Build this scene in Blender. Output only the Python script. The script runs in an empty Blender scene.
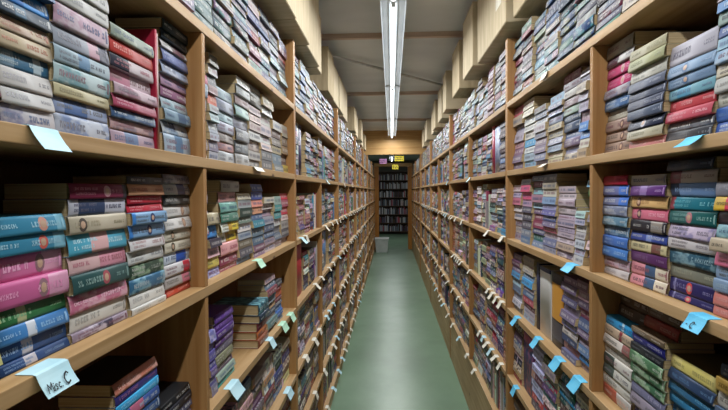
import bpy, bmesh, math, random, re
from mathutils import Vector, Matrix

random.seed(11)
C = bpy.context.scene.collection
F = 526.0            # focal length in px of a 728 px wide frame
VX, VY = 391.5, 192  # where the aisle vanishes
CAM_H = 1.65

# ------------------------------------------------------------------ camera
cam = bpy.data.cameras.new('camera'); cam.sensor_width = 36; cam.lens = 36 * F / 728
cam.clip_start = 0.02
co = bpy.data.objects.new('camera', cam); C.objects.link(co)
yaw = math.atan((VX - 364) / F); pitch = math.atan((205 - VY) / F); roll = math.radians(0.4)
co.matrix_world = (Matrix.Translation((0, 0, CAM_H)) @ Matrix.Rotation(yaw, 4, 'Z')
                   @ Matrix.Rotation(math.pi / 2 - pitch, 4, 'X') @ Matrix.Rotation(-roll, 4, 'Z'))
bpy.context.scene.camera = co
CAMINV = co.matrix_world.inverted()

def project(p):
    q = CAMINV @ Vector(p)
    if q.z > -0.05: return None
    return (364 + F * q.x / -q.z, 205 - F * q.y / -q.z)

CR = co.matrix_world.to_3x3()
def hit_x(px, py, X):
    """where the sight line through a pixel meets the vertical plane x = X: (y, height relative to the eye)"""
    d = CR @ Vector(((px - 364) / F, -(py - 205) / F, -1)); k = X / d.x
    return d.y * k, d.z * k

# ------------------------------------------------------------------ colour
def lin(h):
    if isinstance(h, tuple): return h
    v = [int(h[i:i + 2], 16) / 255 for i in (0, 2, 4)]
    return tuple((c / 12.92 if c <= .04045 else ((c + .055) / 1.055) ** 2.4) for c in v)

NAMES = {'white': 'd8d6d0', 'cream': 'cfc6a8', 'tan': 'b39a7e', 'grey': '8f8f92', 'dark grey': '55555a', 'black': '24242a',
         'navy': '27345c', 'blue': '3f72b4', 'light blue': '8fb2d2', 'pale blue': 'b2c4d0', 'teal': '2f7f8c',
         'dark teal': '22504f', 'mint': 'b2d2c8', 'green': '3a7048', 'dark green': '2a4632', 'olive': '77775c',
         'yellow': 'd6c04e', 'orange': 'cf7f3c', 'peach': 'd6ab80', 'salmon': 'c97e70', 'red': 'bb3a3a',
         'crimson': '9e2040', 'maroon': '6e2a3c', 'pink': 'cc6f96', 'hot pink': 'd0487c', 'pale pink': 'd2aeb2',
         'mauve': 'a4809a', 'lavender': 'a6a2c0', 'purple': '5c3a7c', 'slate': '626a80', 'brown': '6e4c34',
         'steel blue': '6486a4', 'indigo': '36407e'}
def cname(h):
    a = [int(h[i:i + 2], 16) for i in (0, 2, 4)]
    best = min(NAMES.items(), key=lambda kv: sum((x - int(kv[1][i:i + 2], 16)) ** 2 * w for x, i, w in zip(a, (0, 2, 4), (.9, 1.2, .8))))
    return best[0]
ORD = ['', 'first', 'second', 'third', 'fourth', 'fifth', 'sixth', 'seventh', 'eighth', 'ninth', 'tenth', 'eleventh', 'twelfth',
       'thirteenth', 'fourteenth', 'fifteenth', 'sixteenth', 'seventeenth', 'eighteenth', 'nineteenth', 'twentieth'] + \
      ['twenty-' + w for w in ('first', 'second', 'third', 'fourth', 'fifth', 'sixth', 'seventh', 'eighth', 'ninth')] + ['thirtieth']

# ------------------------------------------------------------------ materials
def mat(name):
    m = bpy.data.materials.new(name); m.use_nodes = True
    return m, m.node_tree.nodes, m.node_tree.links, m.node_tree.nodes['Principled BSDF']

def ramp(n, stops):
    r = n.new('ShaderNodeValToRGB'); e = r.color_ramp.elements
    while len(e) < len(stops): e.new(.5)
    for el, (p, c) in zip(e, stops): el.position = p; el.color = (*lin(c), 1)
    return r

def noisy(name, a, b, scale=(8, 8, 8), rough=.6, bump=0.0, detail=5, lo=.35, hi=.65, spec=.4):
    m, n, l, p = mat(name)
    tc = n.new('ShaderNodeTexCoord'); mp = n.new('ShaderNodeMapping'); nz = n.new('ShaderNodeTexNoise')
    mp.inputs['Scale'].default_value = scale; nz.inputs['Scale'].default_value = 1; nz.inputs['Detail'].default_value = detail
    l.new(tc.outputs['Object'], mp.inputs[0]); l.new(mp.outputs[0], nz.inputs['Vector'])
    r = ramp(n, [(lo, a), (hi, b)]); l.new(nz.outputs['Fac'], r.inputs[0]); l.new(r.outputs[0], p.inputs['Base Color'])
    p.inputs['Roughness'].default_value = rough; p.inputs['Specular IOR Level'].default_value = spec
    if bump:
        bp = n.new('ShaderNodeBump'); bp.inputs['Strength'].default_value = bump; bp.inputs['Distance'].default_value = .004
        l.new(nz.outputs['Fac'], bp.inputs['Height']); l.new(bp.outputs[0], p.inputs['Normal'])
    return m

def wood(name, a, b, axis, rough=.5):
    """pine with grain running along axis"""
    m, n, l, p = mat(name)
    tc = n.new('ShaderNodeTexCoord'); mp = n.new('ShaderNodeMapping')
    s = [38, 38, 38]; s[axis] = 1.6
    mp.inputs['Scale'].default_value = s
    nz = n.new('ShaderNodeTexNoise'); nz.inputs['Scale'].default_value = 1; nz.inputs['Detail'].default_value = 6; nz.inputs['Distortion'].default_value = .6
    n2 = n.new('ShaderNodeTexNoise'); n2.inputs['Scale'].default_value = 2.2; n2.inputs['Detail'].default_value = 2
    l.new(tc.outputs['Object'], mp.inputs[0]); l.new(mp.outputs[0], nz.inputs['Vector']); l.new(tc.outputs['Object'], n2.inputs['Vector'])
    r = ramp(n, [(.32, a), (.68, b)]); l.new(nz.outputs['Fac'], r.inputs[0])
    mx = n.new('ShaderNodeMix'); mx.data_type = 'RGBA'; mx.blend_type = 'MULTIPLY'; mx.inputs['Factor'].default_value = .5
    r2 = ramp(n, [(.3, 'c8b49c'), (.7, 'ffffff')]); l.new(n2.outputs['Fac'], r2.inputs[0])
    l.new(r.outputs[0], mx.inputs['A']); l.new(r2.outputs[0], mx.inputs['B'])
    # knots
    vo = n.new('ShaderNodeTexVoronoi'); mp2 = n.new('ShaderNodeMapping'); s2 = [9, 9, 9]; s2[axis] = 3.2
    mp2.inputs['Scale'].default_value = s2; l.new(tc.outputs['Object'], mp2.inputs[0]); l.new(mp2.outputs[0], vo.inputs['Vector'])
    vo.inputs['Scale'].default_value = 1
    r3 = ramp(n, [(.05, '5a3a1e'), (.09, 'ffffff')]); l.new(vo.outputs['Distance'], r3.inputs[0])
    mx2 = n.new('ShaderNodeMix'); mx2.data_type = 'RGBA'; mx2.blend_type = 'MULTIPLY'; mx2.inputs['Factor'].default_value = .8
    l.new(mx.outputs['Result'], mx2.inputs['A']); l.new(r3.outputs[0], mx2.inputs['B'])
    l.new(mx2.outputs['Result'], p.inputs['Base Color'])
    p.inputs['Roughness'].default_value = rough; p.inputs['Specular IOR Level'].default_value = .35
    return m

M_SHELF = wood('pine_board', 'a88658', 'c4a47a', 1)
M_PANEL = wood('pine_panel', '9c7040', 'b88e5c', 2)
M_BACK = noisy('back_panel_board', '6a4a2a', '7c5836', (3, 3, 12), .7)
M_BEAM = wood('beam_timber', 'c0a898', 'd4c0b2', 0)
M_HEADER = wood('header_timber', 'c4985c', 'e0b87c', 0)
M_POST = wood('post_timber', 'a86a26', 'c48638', 2)
M_CARD = noisy('corrugated_cardboard', 'b4a486', 'c6b698', (5, 30, 5), .85)
M_CARD2 = noisy('tan_cardboard', 'a49272', 'bcaa8a', (30, 5, 5), .85)
M_TAPE = noisy('packing_tape', 'c0a468', 'cdb47c', (9, 9, 9), .3)
M_CEIL = noisy('ceiling_board', 'ccccce', 'dadadc', (1.3, 2.2, 1), .8, .3, 6)
M_WALL = noisy('wall_paint', '86827a', '938f86', (1, 1, 1), .8)
M_METAL = noisy('white_enamel', 'c4ccd2', 'd2d8dc', (4, 4, 4), .4)
M_PIPE = noisy('grey_conduit', 'b4b2b0', 'c6c4c2', (20, 20, 20), .45)
M_PAGE_S = None
M_TUB = noisy('white_plastic', 'b8bcb8', 'c8ccc8', (6, 6, 6), .45)
M_INK = noisy('black_marker_ink', '15151c', '1e1e26', (9, 9, 9), .6)
M_BLUE = noisy('blue_card', '4fb2dc', '68c4e8', (14, 14, 14), .6)
M_PALE = noisy('pale_blue_card', 'a8d0dc', 'bee0e8', (14, 14, 14), .6)
M_WHITE = noisy('white_card', 'd2cdbd', 'e2decf', (14, 14, 14), .6)
M_GREEN = noisy('pale_green_card', 'a6d6b8', 'b8e2c6', (14, 14, 14), .6)
M_YEL = noisy('yellow_card', 'c8b420', 'd8c634', (14, 14, 14), .6)
M_PUR = noisy('purple_card', '8a5a90', 'b07aa0', (14, 14, 14), .6)

# floor: sage paint with worn, glossy patches
def floor_mat():
    m, n, l, p = mat('painted_concrete')
    tc = n.new('ShaderNodeTexCoord')
    mp = n.new('ShaderNodeMapping'); mp.inputs['Scale'].default_value = (1.6, 1.1, 1)
    a = n.new('ShaderNodeTexNoise'); a.inputs['Scale'].default_value = 1.0; a.inputs['Detail'].default_value = 8; a.inputs['Roughness'].default_value = .6
    l.new(tc.outputs['Object'], mp.inputs[0]); l.new(mp.outputs[0], a.inputs['Vector'])
    r = ramp(n, [(.3, '5f7a61'), (.5, '6a866c'), (.72, '789279')]); l.new(a.outputs['Fac'], r.inputs[0]); l.new(r.outputs[0], p.inputs['Base Color'])
    b = n.new('ShaderNodeTexNoise'); b.inputs['Scale'].default_value = 2.6; b.inputs['Detail'].default_value = 4
    l.new(tc.outputs['Object'], b.inputs['Vector'])
    mr = n.new('ShaderNodeMapRange'); mr.inputs['To Min'].default_value = .24; mr.inputs['To Max'].default_value = .40
    l.new(b.outputs['Fac'], mr.inputs['Value']); l.new(mr.outputs[0], p.inputs['Roughness'])
    bp = n.new('ShaderNodeBump'); bp.inputs['Strength'].default_value = .04; bp.inputs['Distance'].default_value = .004
    l.new(b.outputs['Fac'], bp.inputs['Height']); l.new(bp.outputs[0], p.inputs['Normal'])
    p.inputs['Specular IOR Level'].default_value = .5
    return m
M_FLOOR = floor_mat()

# book covers: two colours per spine carried as attributes, mottled into each other like printed art
def cover_mat(name, rough):
    m, n, l, p = mat(name)
    A = n.new('ShaderNodeAttribute'); A.attribute_name = 'Col'
    B = n.new('ShaderNodeAttribute'); B.attribute_name = 'Art'
    tc = n.new('ShaderNodeTexCoord'); mp = n.new('ShaderNodeMapping'); mp.inputs['Scale'].default_value = (30, 42, 75)
    nz = n.new('ShaderNodeTexNoise'); nz.inputs['Scale'].default_value = 1; nz.inputs['Detail'].default_value = 4
    l.new(tc.outputs['Object'], mp.inputs[0]); l.new(mp.outputs[0], nz.inputs['Vector'])
    r = n.new('ShaderNodeValToRGB'); r.color_ramp.elements[0].position = .46; r.color_ramp.elements[1].position = .6
    l.new(nz.outputs['Fac'], r.inputs[0])
    mx = n.new('ShaderNodeMix'); mx.data_type = 'RGBA'
    l.new(r.outputs[0], mx.inputs['Factor']); l.new(A.outputs['Color'], mx.inputs['A']); l.new(B.outputs['Color'], mx.inputs['B'])
    l.new(mx.outputs['Result'], p.inputs['Base Color'])
    p.inputs['Roughness'].default_value = rough; p.inputs['Specular IOR Level'].default_value = .28
    return m
M_COVER = cover_mat('printed_cover', .45)
def page_mat():
    m, n, l, p = mat('page_edges')
    tc = n.new('ShaderNodeTexCoord'); mp = n.new('ShaderNodeMapping'); mp.inputs['Scale'].default_value = (6, 6, 1500)
    nz = n.new('ShaderNodeTexNoise'); nz.inputs['Scale'].default_value = 1; nz.inputs['Detail'].default_value = 2
    l.new(tc.outputs['Object'], mp.inputs[0]); l.new(mp.outputs[0], nz.inputs['Vector'])
    r = ramp(n, [(.35, 'a08660'), (.65, 'c8b48c')]); l.new(nz.outputs['Fac'], r.inputs[0]); l.new(r.outputs[0], p.inputs['Base Color'])
    p.inputs['Roughness'].default_value = .85
    return m
M_PAGE = page_mat()

# ------------------------------------------------------------------ mesh helpers
def link(name, me, parent=None, loc=(0, 0, 0)):
    o = bpy.data.objects.new(name, me); C.objects.link(o)
    if parent: o.parent = parent
    o.location = loc
    return o

def tag(o, label=None, cat=None, group=None, kind=None):
    if label: o['label'] = label
    if cat: o['category'] = cat
    if group: o['group'] = group
    if kind: o['kind'] = kind
    return o

def bx(bm, lo, hi, mi=0):
    x0, y0, z0 = lo; x1, y1, z1 = hi
    v = [bm.verts.new(p) for p in ((x0, y0, z0), (x1, y0, z0), (x1, y1, z0), (x0, y1, z0), (x0, y0, z1), (x1, y0, z1), (x1, y1, z1), (x0, y1, z1))]
    for f in ((0, 3, 2, 1), (4, 5, 6, 7), (0, 1, 5, 4), (1, 2, 6, 5), (2, 3, 7, 6), (3, 0, 4, 7)):
        bm.faces.new([v[i] for i in f]).material_index = mi

def mesh_of(bm, name, mats, bevel=0):
    if bevel:
        bmesh.ops.bevel(bm, geom=bm.edges[:], offset=bevel, segments=2, affect='EDGES', profile=.6)
    bmesh.ops.recalc_face_normals(bm, faces=bm.faces[:])
    me = bpy.data.meshes.new(name); bm.to_mesh(me); bm.free()
    for m in (mats if isinstance(mats, (list, tuple)) else [mats]): me.materials.append(m)
    return me

def box(name, lo, hi, m, parent=None, bevel=.0015):
    """a box whose object origin is its own corner lo"""
    bm = bmesh.new(); bx(bm, (0, 0, 0), tuple(h - l for l, h in zip(lo, hi)))
    return link(name, mesh_of(bm, name, m, bevel), parent, lo)

def empty(name, loc, rz=0):
    o = bpy.data.objects.new(name, None); C.objects.link(o); o.location = loc; o.rotation_euler = (0, 0, rz)
    o.empty_display_size = .05
    return o

# ------------------------------------------------------------------ the room
def struct(name, lo, hi, m, bevel=0):
    return tag(box(name, lo, hi, m, None, bevel), kind='structure')

YB, YE = -2.6, 20.9
CEIL = 2.88
struct('floor', (-2.4, YB, -.1), (2.4, YE, 0), M_FLOOR)
struct('ceiling', (-2.4, YB, CEIL), (2.4, YE, CEIL + .1), M_CEIL)
struct('wall_left', (-2.5, YB, 0), (-2.4, YE, CEIL), M_WALL)
struct('wall_right', (2.4, YB, 0), (2.5, YE, CEIL), M_WALL)
struct('wall_back', (-2.4, YB - .1, 0), (2.4, YB, CEIL), M_WALL)
struct('wall_far', (-2.4, YE, 0), (2.4, YE + .1, CEIL), M_WALL)
n_trim = 1
for y in (-.7, 1.7, 4.1, 6.5, 8.9):          # ceiling joists
    struct('trim_%d' % n_trim, (-2.39, y, CEIL - .038), (2.39, y + .04, CEIL), M_BEAM); n_trim += 1
# header across the aisle, two boards
struct('trim_%d' % n_trim, (-2.39, 10.62, 2.53), (2.39, 10.68, CEIL), M_HEADER, .003); n_trim += 1
struct('trim_%d' % n_trim, (-2.39, 10.60, 2.40), (2.39, 10.68, 2.527), M_HEADER, .003); n_trim += 1
# the second opening further on
struct('trim_%d' % n_trim, (-.50, 15.1, 0), (-.36, 15.2, 2.37), M_POST, .003); n_trim += 1
struct('trim_%d' % n_trim, (.47, 15.1, 0), (.58, 15.2, 2.37), M_POST, .003); n_trim += 1
struct('trim_%d' % n_trim, (-.50, 15.1, 2.375), (.60, 15.2, 2.47), M_HEADER, .003); n_trim += 1

# ------------------------------------------------------------------ shelving
LV = {'L': dict(Y=.765, Z=.426, A=.089, B=-.237, C=-.564, D=-.89, E=-1.22, F=-1.55),
      'R': dict(Y=.775, Z=.435, A=.10, B=-.235, C=-.58, D=-.915, E=-1.25)}
FRONT = {'L': -.47, 'R': .573}
SG = {'L': -1, 'R': 1}
BOOKP = {'L': -.502, 'R': .605}
TH = .025; DEPTH = .30; PW = .022
TOPH = {}

def xr(side, d0, d1):
    """x range between two depths behind the shelf front"""
    a, b = FRONT[side] + SG[side] * d0, FRONT[side] + SG[side] * d1
    return min(a, b), max(a, b)

COMP = []   # compartments (side, level, y0, y1, unit_no, bay)
def bookcase(side, y0, y1, div, no, label, half_levels):
    """div: y of the divider; half_levels: levels whose compartment the divider splits"""
    t = empty('bookcase', ((FRONT[side] + SG[side] * DEPTH / 2), (y0 + y1) / 2, 0))
    tag(t, label, 'bookcase')
    ox, oy = t.location.x, t.location.y
    def part(name, x0, x1, ya, yb, za, zb, m, bev=.0015):
        return box(name, (x0 - ox, ya - oy, za), (x1 - ox, yb - oy, zb), m, t, bev)
    lv = LV[side]; names = [k for k in 'FEDCBAZY' if k in lv]
    top = CAM_H + lv['Y']
    x0, x1 = xr(side, 0, DEPTH)
    for y in (y0, y1 - PW):
        part('side_panel', x0, x1, y + (0.0005 if y == y0 else -.0005), y + PW - .001, 0, top - TH, M_PANEL)
    xs0, xs1 = xr(side, -.002, DEPTH - .008)
    for k in names:
        z = CAM_H + lv[k]
        if k == 'Y':
            xt0, xt1 = xr(side, .13, DEPTH)
            part('top_board', xt0, xt1, y0, y1, z - TH, z, M_SHELF)
        else: part('shelf', xs0, xs1, y0 + PW, y1 - PW, z - TH, z, M_SHELF)
    xb0, xb1 = xr(side, DEPTH - .008, DEPTH)
    part('back_panel', xb0, xb1, y0 + PW, y1 - PW, .02, top - TH, M_BACK, 0)
    low = CAM_H + lv[names[0]] - TH
    xk0, xk1 = xr(side, .004, .022)
    part('kick_board', xk0, xk1, y0 + PW, y1 - PW, 0, low, M_SHELF)
    for i, k in enumerate(names[:-1]):
        za = CAM_H + lv[k]; zb = CAM_H + lv[names[i + 1]] - TH
        if k in half_levels and div:
            part('divider', x0, x1 - (.008 if side == 'R' else 0), div - PW / 2, div + PW / 2, za, zb, M_PANEL)
            COMP.append((side, k, y0 + PW, div - PW / 2, no, 0)); COMP.append((side, k, div + PW / 2, y1 - PW, no, 1))
        else:
            COMP.append((side, k, y0 + PW, y1 - PW, no, 2))
    return t

LB = [(.10, 2.56, 1.308, 'ABCDEF'), (2.56, 4.66, 3.52, 'BCDEF'), (4.66, 7.0, 5.8, 'BCDEF'), (7.0, 9.0, 8.0, 'ABCDEF'), (9.0, 10.55, None, ''),
      (10.75, 12.9, 11.8, 'ABCDEF'), (12.9, 15.0, 14, 'ABCDEF')]
RB = [(.33, 2.66, 1.545, 'ABCDE'), (2.66, 5.24, 3.93, 'ABCDE'), (5.24, 7.86, 6.54, 'ABCDE'), (7.86, 10.48, 9.15, 'ABCDE'),
      (10.75, 12.9, 11.8, 'ABCDE'), (12.9, 15.0, 14, 'ABCDE')]
where = ['nearest the camera', 'second from the camera', 'third from the camera', 'fourth from the camera',
         'last before the header beam', 'just beyond the header beam', 'by the far doorway']
whereR = where[:3] + ['last before the header beam'] + where[5:]
for i, b in enumerate(LB): bookcase('L', b[0], b[1], b[2], i, 'tall pine bookcase on the left of the aisle, ' + where[i], b[3])
for i, b in enumerate(RB): bookcase('R', b[0], b[1], b[2], i, 'tall pine bookcase on the right of the aisle, ' + whereR[i], b[3])

# ------------------------------------------------------------------ books
BOOKS = []     # every book as data first; the largest in view become objects
class Book: pass
SOFF = {}
def stack_off(k):
    if k not in SOFF: SOFF[k] = random.gauss(0, .003)
    return SOFF[k]

def add_book(side, level, y0, y1, z0, z1, spec, stack, idx, n, comp, out=None, w=.107, kindw='paperback', forced=False, label=None, shear=None, yawj=None):
    b = Book(); b.side = side; b.level = level; b.y0, b.y1, b.z0, b.z1 = y0, y1, z0, z1
    b.spec = spec; b.stack = stack; b.idx = idx; b.n = n; b.comp = comp
    b.out = random.gauss(0, .0030) + stack_off(stack) if out is None else out
    b.out = max(-.012, min(.012, b.out)) if out is None else b.out
    b.w = w; b.kindw = kindw; b.forced = forced; b.label = label
    b.shear = random.gauss(-.0035, .0022) if shear is None else shear
    b.yaw = random.gauss(0, .006) if yawj is None else yawj
    b.yaw = max(-.012, min(.012, b.yaw)) if yawj is None else b.yaw
    BOOKS.append(b); return b

PYREF = {'Z': 60, 'A': 120, 'B': 240, 'C': 330, 'D': 380}
def px_to_y(side, x, level='B'):
    return hit_x(x, PYREF.get(level, 205), BOOKP[side])[0]

PAL = {
 'top':  ['8494a8', 'a8a8ac', '5c7090', 'b0b0b0', 'b8b4ae', '7a98a4', '9c808c', '4a5870', '9a9298', '88a0ac', 'a4a8b0', '4c4a5c', 'a87078', 'b4b4b0', '6c8aa0', '3c5078', '5088a8', 'a03c50', '303848', 'd0d2d2', '282c3c', '6ca8c4', '8c3c58', '3c5c90', 'd8d4cc'],
 'mid':  ['b8b4b4', '5c5c6c', '9a8088', 'c8c0b4', '5c6c84', '3c3850', 'b08a94', '94a4ac', '38486a', 'd0ccc4', '7c4458', '4c7480', 'a89878', '94505c', '2c3850', 'ccc4c0', '2c2c34', '5088b4', 'b03848', '44644c', 'd4d0cc', 'c8a0a8'],
 'low':  ['746c70', '4c4048', '8c8078', '34384c', 'a09890', '5c2c38', '2c3a54', '7c6850', 'b4ac9c', '4c443c', '84443c', '3c5868', 'a09484', '54446c', '24222c', 'c8c0b4', '982c38', '34608c', '847860', 'b4946c', 'd0ccc4', 'b0a8b0'],
}
def rpal(level):
    k = 'top' if level in 'ZY' else 'mid' if level in 'AB' else 'low'
    if level == 'A' and random.random() < .5: k = 'top'
    h = random.choice(PAL[k])
    v = [max(20, min(225, int(int(h[i:i + 2], 16) + random.gauss(0, 11)))) for i in (0, 2, 4)]
    return '%02x%02x%02x' % tuple(v)
def rspec(level):
    c = rpal(level)
    r = random.random()
    if r < .45: c += '|m-' + rpal(level)
    elif r < .62: c += '|b.%d-.%d-%s' % (random.choice((2, 3, 4)), random.choice((5, 6, 7)), rpal(level))
    elif r < .7: c += '|b.0-.%d-%s' % (random.choice((2, 3)), rpal(level))
    return c

FILLED = []    # (side, level, y0, y1) already taken
def stack_px(side, level, x0, x1, xm, items, comp, yfix=None):
    """items: (image y of the book's top edge at column xm, spec), top first; the last one sits on the shelf"""
    a = abs(BOOKP[side])
    g = .45 if x1 > x0 else -.45
    ya, yb = sorted((px_to_y(side, x0 - g, level), px_to_y(side, x1 + g, level)))
    if yb - ya > .178: ya = yb - .177
    shelf = LV[side][level]
    items = [q for q in items if hit_x(xm, q[0], BOOKP[side])[1] > LV[side][level] + .012]
    hs = [hit_x(xm, y, BOOKP[side])[1] for y, s in items]
    # push so the sequence ends exactly on the shelf
    n = len(items); tops = hs + [shelf]
    st = (side, level, round(ya, 3))
    room = min(tops[0], shelf + .3) - shelf
    tot = tops[0] - shelf
    for i in range(n):
        rec = re.search(r'\|r(\d+)', items[i][1])
        zt, zb = shelf + .0006 + (tops[i] - shelf) * room / tot, shelf + .0006 + (tops[i + 1] - shelf) * room / tot
        j0, j1 = random.uniform(.0003, .0022), random.uniform(.0003, .0022)
        add_book(side, level, ya + j0, yb - j1, CAM_H + zb, CAM_H + zt - .0004, items[i][1], st, i, n, comp, out=-int(rec.group(1)) / 1000 if rec else None)
    FILLED.append((side, level, ya, yb))

def stack_auto(side, level, ya, yb, ytop_h, specs, comp):
    """specs: list top->bottom; thickness spread evenly with variation; ytop_h: stack height in m"""
    shelf = CAM_H + LV[side][level]
    n = len(specs); ws = [random.uniform(.8, 1.25) for _ in specs]; s = sum(ws)
    z = shelf + .0006; st = (side, level, round(ya, 3)); out = []
    for i in range(n - 1, -1, -1):
        t = ws[i] / s * ytop_h
        L = min(yb - ya - .001, .180); L -= random.uniform(0, .004)
        c = (ya + yb) / 2 + random.uniform(-.001, .001)
        add_book(side, level, c - L / 2, c + L / 2, z, z + t - .0004, specs[i], st, i, n, comp); z += t
    FILLED.append((side, level, ya, yb))

def stack_h(side, level, x0, x1, ytop, specs, comp):
    g = .4 if x1 > x0 else -.4
    ya, yb = sorted((px_to_y(side, x0 - g, level), px_to_y(side, x1 + g, level)))
    h = hit_x((x0 + x1) / 2, ytop, BOOKP[side])[1] - LV[side][level]
    stack_auto(side, level, ya + .0005, yb - .0005, min(h, .298), specs, comp)

NB, SB = 'near', 'second'
# ---- left side, upper shelf, nearest bay
stack_px('L', 'A', 0, 54, 25, [(-28, '3f5f88'), (-10, '2f6fb5|b.5-.9-3f8fd5'), (8, '4f5a68|b.3-.5-5a7890'), (21, 'cbb69a|m-b8a08c|t-a05040'), (37, 'c9b79b|t-b05a40'), (53, '2f6584|b.0-.35-7f9aac|b.7-.85-b8c8d0'), (71, 'c9c5c2|t-8a8890'), (90, 'c8c6c4|t-8a8890'), (107, 'b8b4b8|m-8a88a0')], NB)
stack_px('L', 'A', 55, 110, 82, [(-35, '9a9aa4'), (-18, 'd0cfcc|t-8a8a8c'), (-2, 'c9c8c4|t-8a8a8c'), (14, 'c0a0b0|m-d4c4cc'), (36, '9a9ea8|b.6-.8-c098a4|b.8-1-5a5a6c'), (55, '9fb3bd|b.4-.6-6a90b0'), (71, 'b5c9cc|m-8ab0b8'), (90, 'c9bf9a|t-7a7050'), (102, '8f9cbc|b.2-.6-48689c'), (118, 'b5bccb|m-8090b4')], NB)
stack_px('L', 'A', 112.5, 155, 130, [(33, '9aa59a|m-c0c8b8'), (45, 'c0453f|t-d89080'), (60, 'c5b5b8|b.0-.4-3a3a48|t-a04050'), (73, 'c98fa0|b.5-1-d8c4cc'), (88, 'c3a9b3|m-a88090'), (99, 'b3506a|t-e0b0bc'), (111, '3f5a80|m-7088a8'), (121, 'c0a0a0|m-90808c'), (132, 'b09aa8|b.3-.6-6a80a4')], NB)
stack_px('L', 'A', 162, 193.5, 177, [(22, '2b3a3f'), (32, '303c44'), (41, 'c8c4c4|b.4-.9-6a4850'), (50, '7a84b0|t-b8c0d8'), (63, 'a8b4cc|m-c8ccd8'), (75, 'b08fa5'), (87, 'a0708f'), (98, 'b5c5cc|m-90a8b4'), (110, '8fa5b5|b.5-.8-607890'), (122, 'c5c9cc|b.3-.5-4a4a60|m-90a4b8'), (135, 'a9b9c9|b.4-.7-6080a0')], NB)
# ---- left side, middle shelf, nearest bay
stack_px('L', 'B', -6, 68.5, 30, [(216, '3d86a5|b.86-1-7ab0c4|o.66-c08878|t-b8d4dc'), (235, '3d86a5|b.82-1-7ab0c4|o.66-c05a50|t-c8e0e8'), (254, 'c9709a|b.7-1-d4a0b4|o.66-8a6870|t-e4b4cc'), (279, 'c0608f|b.7-1-cc90ac|o.62-8a6870|t-dca4c0'), (304, '2f6b3f|b.3-.42-a4a87c|t-a8c8a0'), (322, '3f78b0|b.4-.52-c0c4cc|t-b0cce4'), (338, '2a4a78|b.36-.5-b8b0b4|t-a8bcd4'), (355.5, '24406c|b.34-.5-b0a8ac|t-98acc8')], NB)
stack_px('L', 'B', 70, 126.5, 98, [(184, '7a2a45|b.93-1-2a2430|o.62-b08088|t-b87888'), (199, 'b5b5c0|b.15-.6-2c3c5c|t-303048'), (215, 'b8ad98|o.2-4a4038|t-8a8068'), (232, '4f9fb8|b.35-.65-d0a4a4|t-e0e8e8'), (252, 'c9a5a5|b.5-1-c88898|t-9a5060'), (270, '2f4f4f|o.55-a05058|t-a0b8b0'), (288, 'c0708a|m-d4a4b0|t-e4ccd4'), (306, 'ccc8c0|t-8a8884'), (324, '8f8090|b.3-.7-40384c|m-b0a4b0')], NB)
stack_px('L', 'B', 128.5, 163.5, 146, [(177, '4a4448'), (184.5, 'd09a78|t-a04a38'), (195.5, 'a01c2c|t-e0b0b0'), (204, 'b02838|t-e0b0b0'), (212, '7aa0c4|b.0-.1-3f7cc0|o.55-2c3c64'), (224, '7aa0c4|b.0-.1-3f7cc0|o.55-2c3c64'), (237, 'ccc8c8|t-a07070'), (249, 'c4c4c0|t-7a7a80'), (262, '34483c|m-8aa084'), (276, '3a6888|m-80a8b8'), (290, 'd0cec8|t-8a8a88'), (303, 'd2d0cb|t-8a8a88')], NB)
stack_px('L', 'B', 166, 194.5, 180, [(175, '8a8084|m-b0a8a8'), (184, 'bcb8b4|b.5-.8-6a6a88|t-44445c'), (195, '2c2c2e|m-60605c'), (205, 'd0ccc8|o.7-a08070|t-8a8884'), (217, 'd0ccc8|o.7-a08070|t-8a8884'), (229, 'c8c0ae|o.3-50483c|t-8a8070'), (240, 'c8c0ae|o.3-50483c|t-8a8070'), (251, 'c0c8d4|b.45-.85-2c58b0'), (262.5, 'ccc8c8|b.7-.95-c03848'), (274, 'a8a09c|b.65-.95-c07080'), (285, 'c04a38|b.0-.1-a03028|t-e0a090')], NB)
# ---- left side, lower shelf, nearest bay
stack_px('L', 'C', 112, 157.5, 137, [(371, 'b5705f|m-c89488|t-e0c0b8|k-1c1614'), (382, '34306c|t-b07088'), (392, '3f9fd0|t-b8e0f0'), (402, '34508c|b.3-.6-a05870'), (413, '284878'), (426, '8a8490'), (438, '3a3a50'), (450, 'a09080'), (462, '5a3040'), (474, '786c7c'), (486, '3c4c5c')], NB)
stack_px('L', 'C', 162, 190, 176, [(396, '1e1e20'), (404, '2a2a30'), (412, '4a4a5c'), (420, '6a5a64'), (430, '3a4a64'), (439, '7a7074')], NB)
# ---- right side, upper shelf, nearest bay
stack_px('R', 'A', 631, 603, 617, [(38, 'b0a595|b.0-1-b8b0a0'), (51, 'd0ccc8|b.0-.45-5a3040'), (61, 'd0507f|o.6-e4b4c4|t-e8a8c0'), (73, 'd0487a|o.6-e0a8bc|t-e8a8c0'), (85, 'b0a8b0|m-8a88a0'), (95, '5f80b0|m-88a4cc'), (107, 'c0b8a8|t-8a8070'), (118.5, 'b0958a|o.65-6a4a48'), (130, 'b59a8a|o.65-6a4a48'), (141.5, 'b09585|o.65-7a5a58')], NB)
stack_px('R', 'A', 668, 632, 650, [(43, 'c0b898|t-8a8460'), (54, 'b8b890|t-80805c'), (65, 'ccc8bc|t-9a9890'), (78, '6f7488|t-a8acc0'), (88, '5f6478|t-a0a4b8'), (97.5, '50556a|t-a0a4b8'), (107, '606a80|t-b0b8cc'), (117, '2a2f48|o.45-c8c8d4|t-c8c8d4'), (127.5, 'c5bda5|t-8a8468'), (138, 'd08a8a|t-e4c0bc')], NB)
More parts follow.
